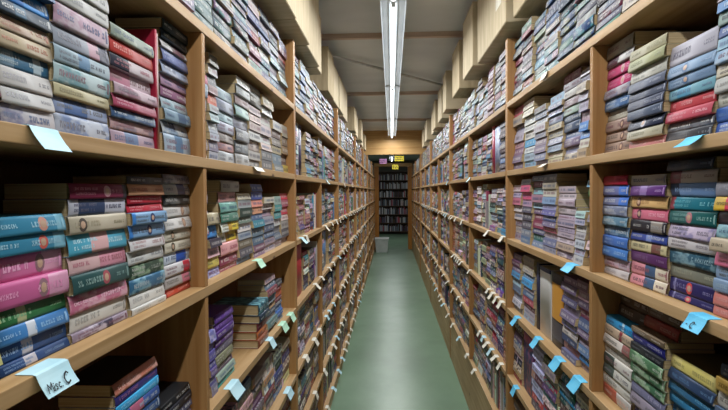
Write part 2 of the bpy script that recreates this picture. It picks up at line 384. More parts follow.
stack_px('R', 'A', 715.5, 669, 692, [(37, 'c5c0cc|t-5a5868'), (59, '8faac8|o.4-6080a8|t-6a88ac'), (71.5, '86a2c2|o.4-5c7ca4|t-6a88ac'), (83, '7fb0c0|b.2-.5-58a0c0'), (95, 'c84a52|b.0-.15-b03844|t-e8a8a8'), (107.5, 'cf5a6a|b.0-.15-b03850|t-eca8b4'), (119, '77777d|m-5c5c64'), (129, '4a4a50|t-9a9aa0')], NB)
stack_px('R', 'A', 770, 717, 722, [(-2, 'b0a0a8'), (1, '4a80b8|t-90b8dc'), (12, '90a8a0|m-7a9890'), (25.5, '405c98|b.3-.9-b4a4cc'), (38, '80a8c4|m-98bccc'), (50, '88aed0|m-b4c8dc'), (64, 'c8bca0'), (78, 'bcbab4|t-8a8884'), (93, 'c8c4b4|t-9a9684'), (108, '3c68b4|t-90b0e0'), (122, '3a60b0|b.4-.6-c05060')], NB)
# ---- right side, middle shelf, nearest bay
stack_px('R', 'B', 629, 601.5, 615, [(176, 'a02038|t-c06070'), (185.5, '6a70a0|b.65-1-5078c8'), (196, '7078a0|b.65-1-5078c8'), (206, '7a8098|m-9aa0b4'), (216, '5f8095|m-88a4b4'), (226, '507090|m-7894b0'), (236.5, '4a70b5|t-a8c0e4'), (247, '4f80c5|t-b0ccec'), (258, 'b5a5b0|m-c4a0ac'), (268.5, 'c0b8b8|t-8a8488')], NB)
stack_px('R', 'B', 665, 630, 647, [(175, '9a8c7c|b.0-1-a89c90'), (185.5, '5a3070|b.3-.5-8a70a4|t-c0a0d0'), (196.5, 'd0a870|o.22-6a4438|t-a87c50'), (208.5, 'd06f85|o.22-5a3444|t-e8b0bc'), (221, '25222a|b.6-.9-8a8078'), (232.5, '3a4a90|b.45-.6-7c8cc0'), (242.5, 'c5b890|b.6-.85-7a5048'), (253, '5f3565|t-a080a8'), (265, 'd08a94|b.4-.68-405878|b.68-1-d0c4b0'), (278, 'd08a94|b.4-.68-405878|b.68-1-d0c4b0')], NB)
stack_px('R', 'B', 713, 666.5, 690, [(159, '1e2433|t-505c74'), (170, 'b5a8a0|b.0-.25-8a5058|t-705c58'), (183, '7f9fd0|b.0-.2-384868|t-a8c0e0'), (197, '1f6f80|b.0-.1-8a4048|t-80c0c8'), (211, '1f5a5a|o.45-b07078|t-a8c4bc'), (225.5, 'b8a8bc|m-8a80a4'), (240, 'c5bfc0|t-6a6068'), (252, '2f5568|m-7898a4|t-a8c0c8'), (268, '77776a|t-a4a490'), (283, '2f2a5a|b.1-.14-807ca4|o.45-c04040|t-8c88b0'), (298, '2f2a5a|b.1-.14-807ca4|o.45-b83c48|t-8c88b0')], NB)
stack_px('R', 'B', 762, 714, 722, [(182, '8a8894|t-b8b8c4'), (196.5, 'd8b030|b.25-.5-d04058|b.5-1-58a0d8'), (211, '2c2028|t-8a7078'), (225, '88b0b8|m-6890a0'), (238.5, 'b0a088'), (252, 'cc6a88|t-e4b4c4'), (267, '7890ac'), (280, '7890ac|t-a8bccc'), (293, 'c07068|t-dca8a0'), (307, 'c07068|t-dca8a0')], NB)
# ---- right side, lower shelf, nearest bay
stack_px('R', 'C', 633, 604.5, 618, [(298, '6a5644|r45'), (310, '5c4a3a|r40'), (322, '3090c4|b.6-.68-a8c8dc'), (331, 'b09a84|b.55-.65-7a3038'), (341, 'c4bcb4|b.7-1-8c5c58'), (350.5, 'c0b8b0|t-6a6460'), (361, 'c4c0b8|b.0-.4-3c4844'), (371.5, 'bcb8b0|b.0-.4-44504c'), (382, 'c8c4bc|t-7a7870'), (393, 'a85848|b.5-1-b8b4b0'), (404, 'a06858|b.5-1-b0acb0'), (413, '78809c')], NB)
stack_px('R', 'C', 667, 634, 650, [(311, '6c5c4a|r35'), (323, '8a3c30|t-b09080|r25'), (334, '6a5a48'), (340, '2c2c74|t-d8d8ec'), (350.5, '26282c|t-8a8a90'), (359, '4c7050|m-90a888'), (370, '44684c|m-88a080'), (381, '40644c|m-90a888'), (392, '6a6a84|t-a8a4bc'), (403, '8a8090'), (415, '3c3c54'), (428, '9a9088'), (440, '4a5c48')], NB)
stack_px('R', 'C', 714.5, 668.5, 690, [(366, 'cfc27c|b.25-.85-c8bc6c|t-8a8050|k-4a3c20'), (380, '2a3c58|t-6080a0'), (391, '2a5878|t-6098b8'), (403, '28709c|t-70b0d0'), (416, '205880|t-70b0d0'), (430, '30688c'), (444, '8a8c94'), (458, '34384c'), (472, '706050'), (484, '4c5c70')], NB)
stack_px('R', 'C', 762, 716, 722, [(366, '24304c'), (379, 'a88840|t-6a5020'), (393, 'a8a49c|t-6a6460'), (409, '506078'), (424, '8c4c50'), (440, '3c4860'), (456, '908878'), (472, '484054'), (488, '787c88'), (504, '30384c')], NB)

# ---- right, second bay, upper shelf
stack_h('R', 'A', 589, 580, 68, ['c0bcc4', 'a8a8bc', 'b5a898|t-7a6c5c', 'a0a0b0', 'a8a0b5', 'a07f90', '3f80c8', '3a78c0', 'c5bfae', 'bba58a'], SB)
stack_h('R', 'A', 579, 563, 71, ['8f5068|b.5-1-a88894', 'b8b4bc', 'c4c0bc', 'b0a4a8', 'a8bcb0', '586478', '5c6880', '5a6c98', '8f8098', 'a8a4b8', 'b8ac9c'], SB)
stack_h('R', 'A', 562, 548.5, 94, ['9fc0d8', '70788f|m-8a90a4', '8f98b0', '98a0b4', 'b8ae98', 'b4ac98', '8f90a4', '8898ac', 'c4bca0', 'c0b898'], SB)
stack_h('R', 'A', 547.5, 536.5, 106, ['9a9a9a', '80889a', 'c8c8c8', 'c0bcc0', '98949c', '907f90', '887890', '7a80a0', '9898b4'], SB)
stack_h('R', 'A', 535.5, 524.5, 99, ['bab09a', 'c0b8a0', 'c8c8c0', 'c0c0b8', 'ccc8c0', '4f9fd0', 'ccd0d0', 'a8bccc', '88b0cc'], SB)
stack_h('R', 'A', 523.5, 514, 107, ['a04050', 'b0a08c', 'a8a4b4', 'b0a8b8', 'b89098', '8f7088', '887890', '7a6c88'], SB)
# ---- right, second bay, middle shelf
stack_h('R', 'B', 586, 576.5, 211, ['a8c4c0', 'a8a4b8', 'c8c4c0', 'a8a4a8', 'b0b4bc', 'a0a0b0', 'b8b4b4'], SB)
stack_h('R', 'B', 575.5, 559, 186, ['b8a8b0|t-6a5060', 'bcaeb4|t-70586a', 'b4a4b0|t-6a5060', 'bcaeb4', 'a898a8', 'a898a8|t-584860', '9f90a4', 'a898a4', 'b8a8b0', 'a89484', '8a8098|m-c0b8c0'], SB)
stack_h('R', 'B', 558, 545, 171, ['6a6a70', '9a9080', 'c8c4b8', '7890b0', '8a88b0', '5c5890', '3c4470', '6a607c', 'a05868', 'b0a8b0', '686c8c', '8a8ca0'], SB)
stack_h('R', 'B', 544, 532.5, 173, ['4c5868', '7a4858', '78a0a8', 'a07888', 'a0bccc', '68506c', '783c50', '803850', '4c4c68', '3c7070', '6c7c98'], SB)
stack_h('R', 'B', 531.5, 522.8, 179, ['989094', 'c05070', 'c45878', 'a888a0', '504c5c', '484450', '54505c', '788090', '5c7494'], SB)
stack_h('R', 'B', 522, 513, 185, ['b8a8ac', 'a898b0', 'b86c84', 'c4bcbc', 'c0b8bc', '8a8490', 'b0a8a8', '908898'], SB)
# ---- right, second bay, lower shelf
stack_h('R', 'C', 588, 577.5, 281, ['6c4a58', '8a6c74', '5a4860', '7a3c50', '4c5878', '6a5c74', '8a8090', '5c7498', '34608c', '8c7c84'], SB)
stack_h('R', 'C', 576.5, 562, 278, ['70586c', '5a4c64', '8c7c84', '504c68', '9890a0', '6c6078', '5c5874', 'b8b0ac', '3c4460', 'a0706c', '5c5c78'], SB)
stack_h('R', 'C', 534, 523.5, 257, ['9a8e7c', '8f8674', 'a8a098', '607c98', '4898cc', 'b0a8b4', '50607c', 'b05060', '60404c', 'a8a0a8', '8c9cac'], SB)
stack_h('R', 'C', 522.5, 513, 254, ['5a4a64', '5c3c50', '6c6080', '4888b4', '98b4c4', '6c7c94', 'a8a8b4', 'b8b4bc', '8a909c'], SB)

# ---- left, second bay, upper shelf
stack_h('L', 'A', 207.5, 216.5, 52, ['6c6860', 'b4b0b0', '54525a', 'b8a4a4', 'c05030', '98a0a4', 'a0b8bc', '8a909c', 'c0c4d0', '80788c', 'b8bcc8'], SB)
stack_h('L', 'A', 217.5, 233.5, 90, ['b5c5cc', '9a9fb0', 'b0c8d0', 'b8bccc', 'a8a09c', 'c09898', 'b4b8bc'], SB)
stack_h('L', 'A', 234.5, 247.5, 80, ['c8c8c4', 'c4c8c8', 'c0b0b0', 'b0ccc4', 'a4a4b0', '8f9094', '80848a', 'b8b8b8'], SB)
stack_h('L', 'A', 248.5, 259.5, 87, ['60605a', '706c68', 'c4b4b4', 'c8b0a8', 'c8b8b4', 'ccccc8', 'c8b8b0', 'c4c0bc', '8a8a8c'], SB)
stack_h('L', 'A', 260.5, 270.5, 98, ['b0a48c', 'c8c8c4', 'ccccc4', 'c8b8b8', 'c0c4c0', 'c8b0a8', '848488', '78787c'], SB)
stack_h('L', 'A', 271.5, 281, 122, ['ccc8c4', '90807c', '847c78', 'b8ac90', '80909c', '7c8488'], SB)
stack_h('L', 'A', 282, 288.5, 126, ['a09888', '7c6c60', '907860', '705c58', 'c0a858'], SB)
# ---- left, second bay, middle shelf
stack_px('L', 'B', 209, 220, 214.5, [(213, 'b8ac90'), (225, '4f90d0'), (238.5, '3c3440'), (247, 'd0a8ac'), (257, 'c8b860'), (268, '8a88b4|m-b0b0cc')], SB)
stack_px('L', 'B', 221, 238, 229.5, [(181, 'b8b0a8|b.0-1-b0a8a0'), (192, 'd09a98'), (202.5, '6a9a8f|m-80a8a0'), (212.5, '4f7a6a'), (222, 'd8c040|b.0-.4-d8d8d0|b.4-.6-b08830'), (231.5, 'd8c040|b.0-.4-d8d8d0|b.4-.6-b08830'), (242, 'd8a0a0|t-a05060'), (254, '8a4858'), (264.5, 'a86070')], SB)
stack_h('L', 'B', 239, 251.5, 193, ['c0b8a0|t-70683c', '9aa0a0', '34443c', '607064', 'd4ccc8|t-b04048', '8a9098', '6c6050', '5c5860', '88a0c4'], SB)
stack_h('L', 'B', 252.5, 263, 184, ['40508f', '44508c', 'd08878', 'c89070', '4c6080', '3f7f90', '5c6c78', '506478', '705060', '88708c'], SB)
stack_h('L', 'B', 264, 273.5, 197, ['c4bcac', 'c0b8b4', '98808c', '8a8890', '5c6478', '4c5c74', '8c7c84', 'b8a8a8'], SB)
stack_h('L', 'B', 274.3, 280.8, 196, ['8aa098', '4c9090', '48888c', 'bcbcb8', '8a8a8c', '5c6470', '90888c'], SB)
stack_h('L', 'B', 281.5, 288.8, 193, ['c04050', 'a05868', 'b83c50', 'ccb8b4', 'a09c98', '5c5c64', '98888c'], SB)
# ---- left, second bay, lower shelf
stack_h('L', 'C', 209, 215, 331, ['6c6ca0|m-a8a0cc', '7870a8', '5c5490', '4c4884', '6c5c8c', '504c78', '706c84'], SB)
stack_h('L', 'C', 216, 233.5, 311, ['5c3c84|t-9078b4', '58387c|t-9078b4', '54387c', '60407c', '6c6478', '787860', '5c4c58', '88988c', '48a0a0'], SB)
stack_h('L', 'C', 264.5, 275, 276, ['a08888', '586878', '7c4850', '4c7480', '78848c', '9c8060', '4c5460', '80746c', '607878', '5c5048'], SB)
stack_h('L', 'C', 275.5, 281.5, 280, ['48484c', '7c3c38', 'b05c40', '6c3840', '5c5c64', '4870a8', '40609c', '808078'], SB)

# ---- special volumes (each one kept as an object)
def flat_pile(side, level, ya, z0, books):
    """hardbacks lying with their page ends towards the camera, jutting to the aisle"""
    z = z0
    for k, (L, w, t, spec, label, out) in enumerate(books):
        add_book(side, level, ya, ya + L, z, z + t - .0004, spec, (side, level, 'pile'), k, len(books), SB, out=out, w=w,
                 kindw='hardback', forced=True, label=label, shear=0, yawj=0)
        z += t
UPR = []
def upright(side, level, x0, x1, h, spec, label, w=.15, kindw='hardback', out=-.005):
    ya, yb = sorted((px_to_y(side, x0, level), px_to_y(side, x1, level)))
    UPR.append((side, level, ya, yb, h, spec, label, w, kindw, out)); FILLED.append((side, level, ya - .001, yb + .001))
pz = CAM_H + LV['L']['C'] + .0006
# pile in the left second bay
yq = px_to_y('L', 253, 'C')
flat_pile('L', 'C', yq, pz, [(.145, .17, .030, '7c4c38', 'thick brown hardback at the bottom of the short pile on the left', .022),
                             (.14, .16, .029, 'a86038', 'orange hardback second from bottom in the short pile on the left', .016),
                             (.142, .165, .032, '6c3038', 'maroon hardback in the middle of the short pile on the left', .018),
                             (.148, .18, .028, '2c3844', 'black hardback with pinkish page ends, second from top of the short pile', .028),
                             (.145, .175, .040, '2c4c58|m-6898a0', 'thick dark teal hardback lying on top of the short pile', .024)])
FILLED.append(('L', 'C', yq - .01, yq + .16))
upright('R', 'C', 537.6, 534.6, .277, '161a34', 'thin navy-black volume before the tall white hardback, right second bay', .20)
upright('R', 'C', 549, 538, .272, 'dcd8d6|b.0-.06-20284c', 'tall white hardback with navy top edge standing in the right second bay', .20)
upright('R', 'C', 561.5, 549.7, .272, '221c1c|b.14-.64-c08838|b.66-.9-4a4448', 'tall black hardback with golden figures on its spine, right second bay', .20)
upright('L', 'A', 156.3, 158.2, .262, 'a8203c', 'thin crimson book standing upright beside red paperback stack, left upper shelf', .11, 'paperback', 0)
upright('L', 'A', 158.5, 161.3, .258, 'c4a8a4', 'pale pink book standing upright beside the thin crimson one, left', .11, 'paperback', -.004)
upright('R', 'D', 533, 522, .265, '343c7c|m-a04c7c|b.0-.15-a85c6c', 'tall indigo and pink volume standing on the right, below blue tags', .18)
upright('L', 'A', 297.2, 299.7, .285, 'c8ccc8', 'tall white volume standing just past the second left upright', .2)
upright('L', 'A', 299.9, 302.4, .285, '4c4468', 'tall dark purple volume beside tall white one, past second left upright', .2)
upright('L', 'C', 296.8, 303.5, .29, 'a8242c', 'tall bright red volume standing just past the second left upright', .2)
upright('R', 'A', 493.4, 490.8, .285, 'a82c4c', 'tall crimson volume standing upright in the third right bay', .18)
upright('R', 'A', 499, 493.6, .27, '7a88b0|m-c0c8d8', 'tall pale blue volume beside the tall crimson one, third right bay', .18)
upright('L', 'C', 323.7, 327.4, .27, '5c7ca8', 'tall blue volume standing low in the third left bay', .18)
upright('R', 'A', 528-3.7, 523.9, .25, 'c4bc80', 'thin yellowish book standing between stacks, right second bay', .11, 'paperback')

for (side, level, ya, yb, h, spec, label, w, kindw, out) in UPR:
    b = add_book(side, level, ya, yb, CAM_H + LV[side][level] + .0006, CAM_H + LV[side][level] + h, spec, (side, level, 'up'), 0, 1, SB,
                 out=out, w=w, kindw=kindw, forced=True, label=label, shear=0, yawj=0)
    b.vertical = True

# ---- fill everything else
def taken(side, level, ya, yb):
    for s, l, a, c in FILLED:
        if s == side and l == level and ya < c - .0005 and yb > a + .0005: return c
    return None

for (side, level, y0, y1, unit, half) in COMP:
    if unit == 0 and side == 'L': y0 = max(y0, .28)
    if unit == 0 and side == 'R': y0 = max(y0, .45)
    names = [k for k in 'FEDCBAZY' if k in LV[side]]
    top = LV[side][names[names.index(level) + 1]] - TH - LV[side][level]
    comp = NB if (unit == 0 and (half == 0)) else SB if unit == 0 and half == 1 else 'wide' if unit == 0 else 'u%d%d' % (unit, half)
    y = y1 - .004
    tilt_left = 0
    base_fill = random.uniform(.82, .97) if level in 'ZA' else random.uniform(.68, .93)
    if level == 'Z': base_fill = .96
    while y - y0 > .09:
        L = random.uniform(.170, .177)
        if y - L < y0 + .002: L = y - y0 - .003
        ya = y - L
        # jump over anything already there
        hit = [a for s, l, a, c in FILLED if s == side and l == level and ya < c - .0005 and y > a + .0005]
        if hit:
            hi = max(c for s, l, a, c in FILLED if s == side and l == level and ya < c - .0005 and y > a + .0005)
            if y - hi > .10: ya = hi + .002
            else: y = min(hit) - .002; continue
        # explicit compartments keep their open spots
        if side == 'L' and level == 'C' and unit == 0 and half in (0, 1):
            break
        h = top * min(.975, max(.55, base_fill + random.gauss(0, .05)))
        if unit > 0 and random.random() < .13 and level not in 'Z':
            # a run of upright books instead of a stack
            yy = y
            while yy - ya > .016:
                t = min(random.uniform(.018, .036), yy - ya)
                b = add_book(side, level, yy - t, yy - .0006, CAM_H + LV[side][level] + .0006, CAM_H + LV[side][level] + random.uniform(.17, .24), rspec(level),
                             (side, level, 'run', round(yy, 3)), 0, 1, comp, shear=0, yawj=0)
                b.vertical = True; yy -= t
        else:
            n = max(3, int(h / random.uniform(.0245, .0285)))
            if random.random() < .25:
                base = rpal(level); specs = [base if random.random() < .6 else rspec(level) for _ in range(n)]
            else: specs = [rspec(level) for _ in range(n)]
            stack_auto(side, level, ya, y - .001, h, specs, comp)
        y = ya - .0008

PANELS = {}
for (sd, bl) in (('L', LB), ('R', RB)):
    for (a, c, dv, hl) in bl:
        for k in LV[sd]:
            q = PANELS.setdefault((sd, k), [])
            q.append((a, a + PW)); q.append((c - PW, c))
            if dv and k in hl: q.append((dv - PW / 2, dv + PW / 2))
for b in BOOKS:      # nothing reaches into an upright
    for (a, c) in PANELS[(b.side, b.level)]:
        if b.y0 < c + .0025 and b.y1 > a - .0025:
            if (b.y0 + b.y1) / 2 > (a + c) / 2: b.y0 = max(b.y0, c + .0025)
            else: b.y1 = min(b.y1, a - .0025)
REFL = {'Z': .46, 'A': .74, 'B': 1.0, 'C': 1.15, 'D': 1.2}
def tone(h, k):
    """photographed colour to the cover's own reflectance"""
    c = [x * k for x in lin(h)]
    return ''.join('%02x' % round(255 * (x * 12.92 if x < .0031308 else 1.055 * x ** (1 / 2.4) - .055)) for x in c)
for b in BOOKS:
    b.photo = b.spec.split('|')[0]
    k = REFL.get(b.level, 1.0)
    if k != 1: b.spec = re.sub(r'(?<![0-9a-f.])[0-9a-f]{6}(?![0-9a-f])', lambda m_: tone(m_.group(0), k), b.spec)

# ---------- geometry of a detailed book
GLY = ["101111101", "111101101", "110111110", "111100111", "101101111", "111010111", "100100111", "111110111", "011110011", "101010101"]
def parse(spec):
    parts = spec.split('|'); base = parts[0]; d = dict(base=base, bands=[], art=None, ovals=[], text=None, board=None)
    for p in parts[1:]:
        k, r = p[0], p[1:]
        f = r.split('-')
        if k == 'b': d['bands'].append((float(f[0]), float(f[1]), f[2]))
        elif k == 'm': d['art'] = f[1]
        elif k == 'o': d['ovals'].append((float(f[0]), f[1]))
        elif k == 't': d['text'] = f[1]
        elif k == 'k': d['board'] = f[1]
    return d

def mixh(a, b, f):
    return ''.join('%02x' % int(int(a[i:i + 2], 16) * (1 - f) + int(b[i:i + 2], 16) * f) for i in (0, 2, 4))
def lum(h): c = lin(h); return .3 * c[0] + .6 * c[1] + .1 * c[2]

def cover_mesh(b, L, t, w, detail=True):
    """a wrap cover (boards + curved spine) for length L, thickness t, depth w; spine at +x, book lying flat"""
    d = parse(b.spec); hard = b.kindw == 'hardback'
    ct = .0022 if hard else .0005
    bulge = min(.0016, t * .06) * (1 if not hard else 2.2); sh = b.shear
    NV = 6
    outer = [(-w / 2, 0)] ; inner = [(-w / 2, ct)]
    prof = []
    for i in range(NV + 1):
        v = i / NV; x = w / 2 - bulge * (2 * v - 1) ** 2 + sh * (v - .5)
        prof.append((x, v * t)); outer.append((x, v * t)); inner.append((x - ct * 1.2, min(t - ct, max(ct, v * t))))
    outer.append((-w / 2, t)); inner.append((-w / 2, t - ct))
    cuts = {0.0, 1.0}
    for a, c, _ in d['bands']: cuts.add(max(0, a)); cuts.add(min(1, c))
    cuts = sorted(cuts)
    bm = bmesh.new(); cl = bm.loops.layers.float_color.new('Col'); al = bm.loops.layers.float_color.new('Art')
    def paint(f, c, a=None):
        c = (*lin(c), 1); a = (*lin(a), 1) if a else c
        for lp in f.loops: lp[cl] = c; lp[al] = a
    def colour(v):
        for a, c, h in reversed(d['bands']):
            if a <= v <= c: return h
        return d['base']
    rows = []
    for c in cuts:
        y = -L / 2 + c * L
        rows.append(([bm.verts.new((x, y, z)) for x, z in outer], [bm.verts.new((x, y, z)) for x, z in inner]))
    n = len(outer)
    for k in range(len(cuts) - 1):
        c = colour((cuts[k] + cuts[k + 1]) / 2)
        o0, i0 = rows[k]; o1, i1 = rows[k + 1]
        for j in range(n - 1):
            f = bm.faces.new((o0[j], o0[j + 1], o1[j + 1], o1[j])); spine = 1 <= j < n - 2
            paint(f, c if spine else (d['board'] or d['base']), d['art'] if spine or not d['board'] else None)
            f.smooth = spine
            paint(bm.faces.new((i0[j], i1[j], i1[j + 1], i0[j + 1])), 'c8c0b0')
        for q in (0, n - 1): paint(bm.faces.new((o0[q], o1[q], i1[q], i0[q])), d['base'])
    for r, s in ((rows[0], 1), (rows[-1], -1)):
        for j in range(n - 1):
            paint(bm.faces.new((r[0][j], r[1][j], r[1][j + 1], r[0][j + 1])), d['base'])
    bmesh.ops.recalc_face_normals(bm, faces=bm.faces[:])
    if detail:
        rnd = random.Random(int(b.y0 * 9973 + b.z0 * 7919 * 13))
        def px(z, e=.00035):
            v = max(0, min(1, z / t)); i = min(NV - 1, int(v * NV)); fr = v * NV - i
            return prof[i][0] * (1 - fr) + prof[i + 1][0] * fr + e
        def rect(y0, y1, z0, z1, col, e=.00035):
            zz = [z0] + [t * i / NV for i in range(1, NV) if z0 < t * i / NV < z1] + [z1]
            for za, zb in zip(zz, zz[1:]):
                f = bm.faces.new([bm.verts.new(p) for p in ((px(za, e), y0, za), (px(za, e), y1, za), (px(zb, e), y1, zb), (px(zb, e), y0, zb))]); paint(f, col)
        for v, h in d['ovals']:
            yc, zc = -L / 2 + v * L, t * .5; ry, rz = min(.012, L * .07), t * .40
            ring = 12
            for sc, col, e in ((1, h, .0003), (.55, 'b89880', .0005)):
                cv = bm.verts.new((px(zc, e + .0002), yc, zc)); rv = [bm.verts.new((px(zc + rz * sc * math.sin(2 * math.pi * i / ring), e), yc + ry * sc * math.cos(2 * math.pi * i / ring), zc + rz * sc * math.sin(2 * math.pi * i / ring))) for i in range(ring)]
                for i in range(ring): paint(bm.faces.new((cv, rv[i], rv[(i + 1) % ring])), col)
        def textrun(v0, v1, zc, h, col, flip=False):
            cw = h * .62; y = -L / 2 + v0 * L; end = -L / 2 + v1 * L
            while y + cw < end:
                if rnd.random() < .14: y += cw * .9; continue
                g = rnd.choice(GLY); sx, sz = cw / 3, h / 3
                for r_ in range(3):
                    c_ = 0
                    while c_ < 3:
                        if g[r_ * 3 + c_] == '1':
                            e_ = c_
                            while e_ < 2 and g[r_ * 3 + e_ + 1] == '1': e_ += 1
                            rect(y + c_ * sx, y + (e_ + 1) * sx * .96, zc + h / 2 - (r_ + 1) * sz, zc + h / 2 - r_ * sz, col)
                            c_ = e_ + 1
                        else: c_ += 1
                y += cw * 1.28
        if t > .012 and not getattr(b, 'vertical', False):
            tcol = mixh(d['base'], d['text'] or ('e4e0d8' if lum(d['base']) < .22 else rnd.choice(['4a4650', '6a3c48', '38486c', '5c5850'])), .62)
            sty = rnd.random()
            if sty < .45:
                textrun(.08, .52, t * .52, t * .32, tcol); textrun(.74, .95, t * .5, t * .2, tcol)
            elif sty < .75:
                textrun(.06, .34, t * .5, t * .22, tcol); textrun(.5, .94, t * .5, t * .3, tcol)
            else:
                textrun(.08, .46, t * .66, t * .18, tcol); textrun(.08, .42, t * .34, t * .18, tcol); textrun(.62, .92, t * .5, t * .26, tcol)
            if rnd.random() < .4: rect(L * .5 - .009, L * .5 - .004, t * .2, t * .8, tcol)
    me = bpy.data.meshes.new('cover'); bm.to_mesh(me); bm.free(); me.materials.append(M_COVER)
    return me

def place(b):
    """centre and orientation of a book"""
    s = b.side
    xs = BOOKP[s] - SG[s] * b.out
    return xs, (b.y0 + b.y1) / 2

SHELFN = {'Z': 'top shelf', 'A': 'upper shelf', 'B': 'middle shelf', 'C': 'lower shelf', 'D': 'low shelf', 'E': 'lowest shelf', 'F': 'floor shelf'}
SHELFP = {'Z': 'top', 'A': 'upper', 'B': 'middle', 'C': 'lower', 'D': 'low', 'E': 'lowest', 'F': 'bottom'}
SIDEN = {'L': 'left', 'R': 'right'}

def area(b):
    x = BOOKP[b.side]
    pts = [project((x, y, z)) for y, z in ((b.y0, b.z0), (b.y1, b.z0), (b.y1, b.z1), (b.y0, b.z1))]
    if any(p is None for p in pts): return 0
    # clip polygon to the frame
    def clip(poly, ins, inter):
        out = []
        for i, p in enumerate(poly):
            q = poly[(i + 1) % len(poly)]
            if ins(p): out.append(p)
            if ins(p) != ins(q): out.append(inter(p, q))
        return out
    for ax, lim, sg in ((0, 0, 1), (0, 728, -1), (1, 0, 1), (1, 410, -1)):
        pts = clip(pts, lambda p: (p[ax] - lim) * sg >= 0, lambda p, q: tuple(p[k] + (q[k] - p[k]) * (lim - p[ax]) / (q[ax] - p[ax]) for k in (0, 1)))
        if len(pts) < 3: return 0
    return abs(sum(pts[i][0] * pts[(i + 1) % len(pts)][1] - pts[(i + 1) % len(pts)][0] * pts[i][1] for i in range(len(pts)))) / 2

for b in BOOKS: b.area = area(b)
order = sorted(BOOKS, key=lambda b: (-b.forced, -b.area))
CH = [b for b in order if b.area > 0 or b.forced][:300]
chosen = set(id(b) for b in CH)

# number the stacks of each compartment by distance from the upright
stacks = {}
for b in BOOKS:
    if b.stack[2] in ('pile', 'up', 'run'): continue
    stacks.setdefault((b.side, b.level, b.comp), {}).setdefault(b.stack, []).append(b)
stackno = {}
for key, ss in stacks.items():
    # nearest bay counts back towards the camera; others count away from it
    o = sorted(ss, key=lambda s: s[2], reverse=(key[2] in (NB, 'wide')))
    for i, s in enumerate(o): stackno[s] = i + 1
used = {}
def blabel(b):
    if b.label: return b.label
    c = cname(b.photo); k = stackno.get(b.stack, 1)
    # count from the end of the stack that is in view
    ss = [q for q in BOOKS if q.stack == b.stack]
    topb = max(ss, key=lambda q: q.z1); p = project((BOOKP[b.side], (topb.y0 + topb.y1) / 2, topb.z1))
    if p and p[1] > 0:
        pos = ORD[b.idx + 1] + ' from top' if b.idx else 'topmost'
    else:
        pos = ORD[b.n - b.idx] + ' from bottom' if b.idx < b.n - 1 else 'bottommost'
    bay = {'near': 'nearest %s bay' % SIDEN[b.side], 'second': 'second %s bay' % SIDEN[b.side]}.get(b.comp)
    if b.comp == 'wide': return '%s paperback, %s of %s stack before far upright, %s top shelf' % (c, pos, ORD[k], SIDEN[b.side])
    if bay is None: bay = 'third %s bay' % SIDEN[b.side] if b.comp[2] in '02' else 'fourth %s bay' % SIDEN[b.side]
    if b.comp == 'near':
        return '%s paperback, %s of %s stack back from upright, %s, %s' % (c, pos, ORD[k], SHELFP[b.level], bay)
    return '%s paperback, %s of %s stack past upright, %s, %s' % (c, pos, ORD[k], SHELFP[b.level], bay)

for b in CH:
    xs, yc = place(b)
    vert = getattr(b, 'vertical', False)
    w = b.w; s = b.side
    rot = 0 if s == 'L' else math.pi
    xc = xs + SG[s] * w / 2
    L, t = (b.y1 - b.y0, b.z1 - b.z0) if not vert else (b.z1 - b.z0, b.y1 - b.y0)
    e = empty('book', (xc, yc, b.z0), rot + b.yaw)
    tag(e, blabel(b), 'book', {'Z': 'books on the top shelves', 'A': 'books on the upper shelves', 'B': 'books on the middle shelves'}.get(b.level, 'books on the lower shelves'))
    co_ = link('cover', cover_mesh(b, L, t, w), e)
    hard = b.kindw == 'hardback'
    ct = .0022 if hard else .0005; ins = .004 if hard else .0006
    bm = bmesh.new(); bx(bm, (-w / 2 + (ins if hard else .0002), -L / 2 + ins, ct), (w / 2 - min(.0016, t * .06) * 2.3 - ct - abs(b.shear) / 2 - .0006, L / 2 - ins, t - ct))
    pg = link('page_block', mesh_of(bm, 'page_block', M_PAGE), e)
    if vert:
        # stand the volume up: its length becomes the height, frac 0 at the top
        for q in (co_, pg):
            q.rotation_euler = (-math.pi / 2, 0, 0)
            q.location = (0, -t / 2, L / 2)

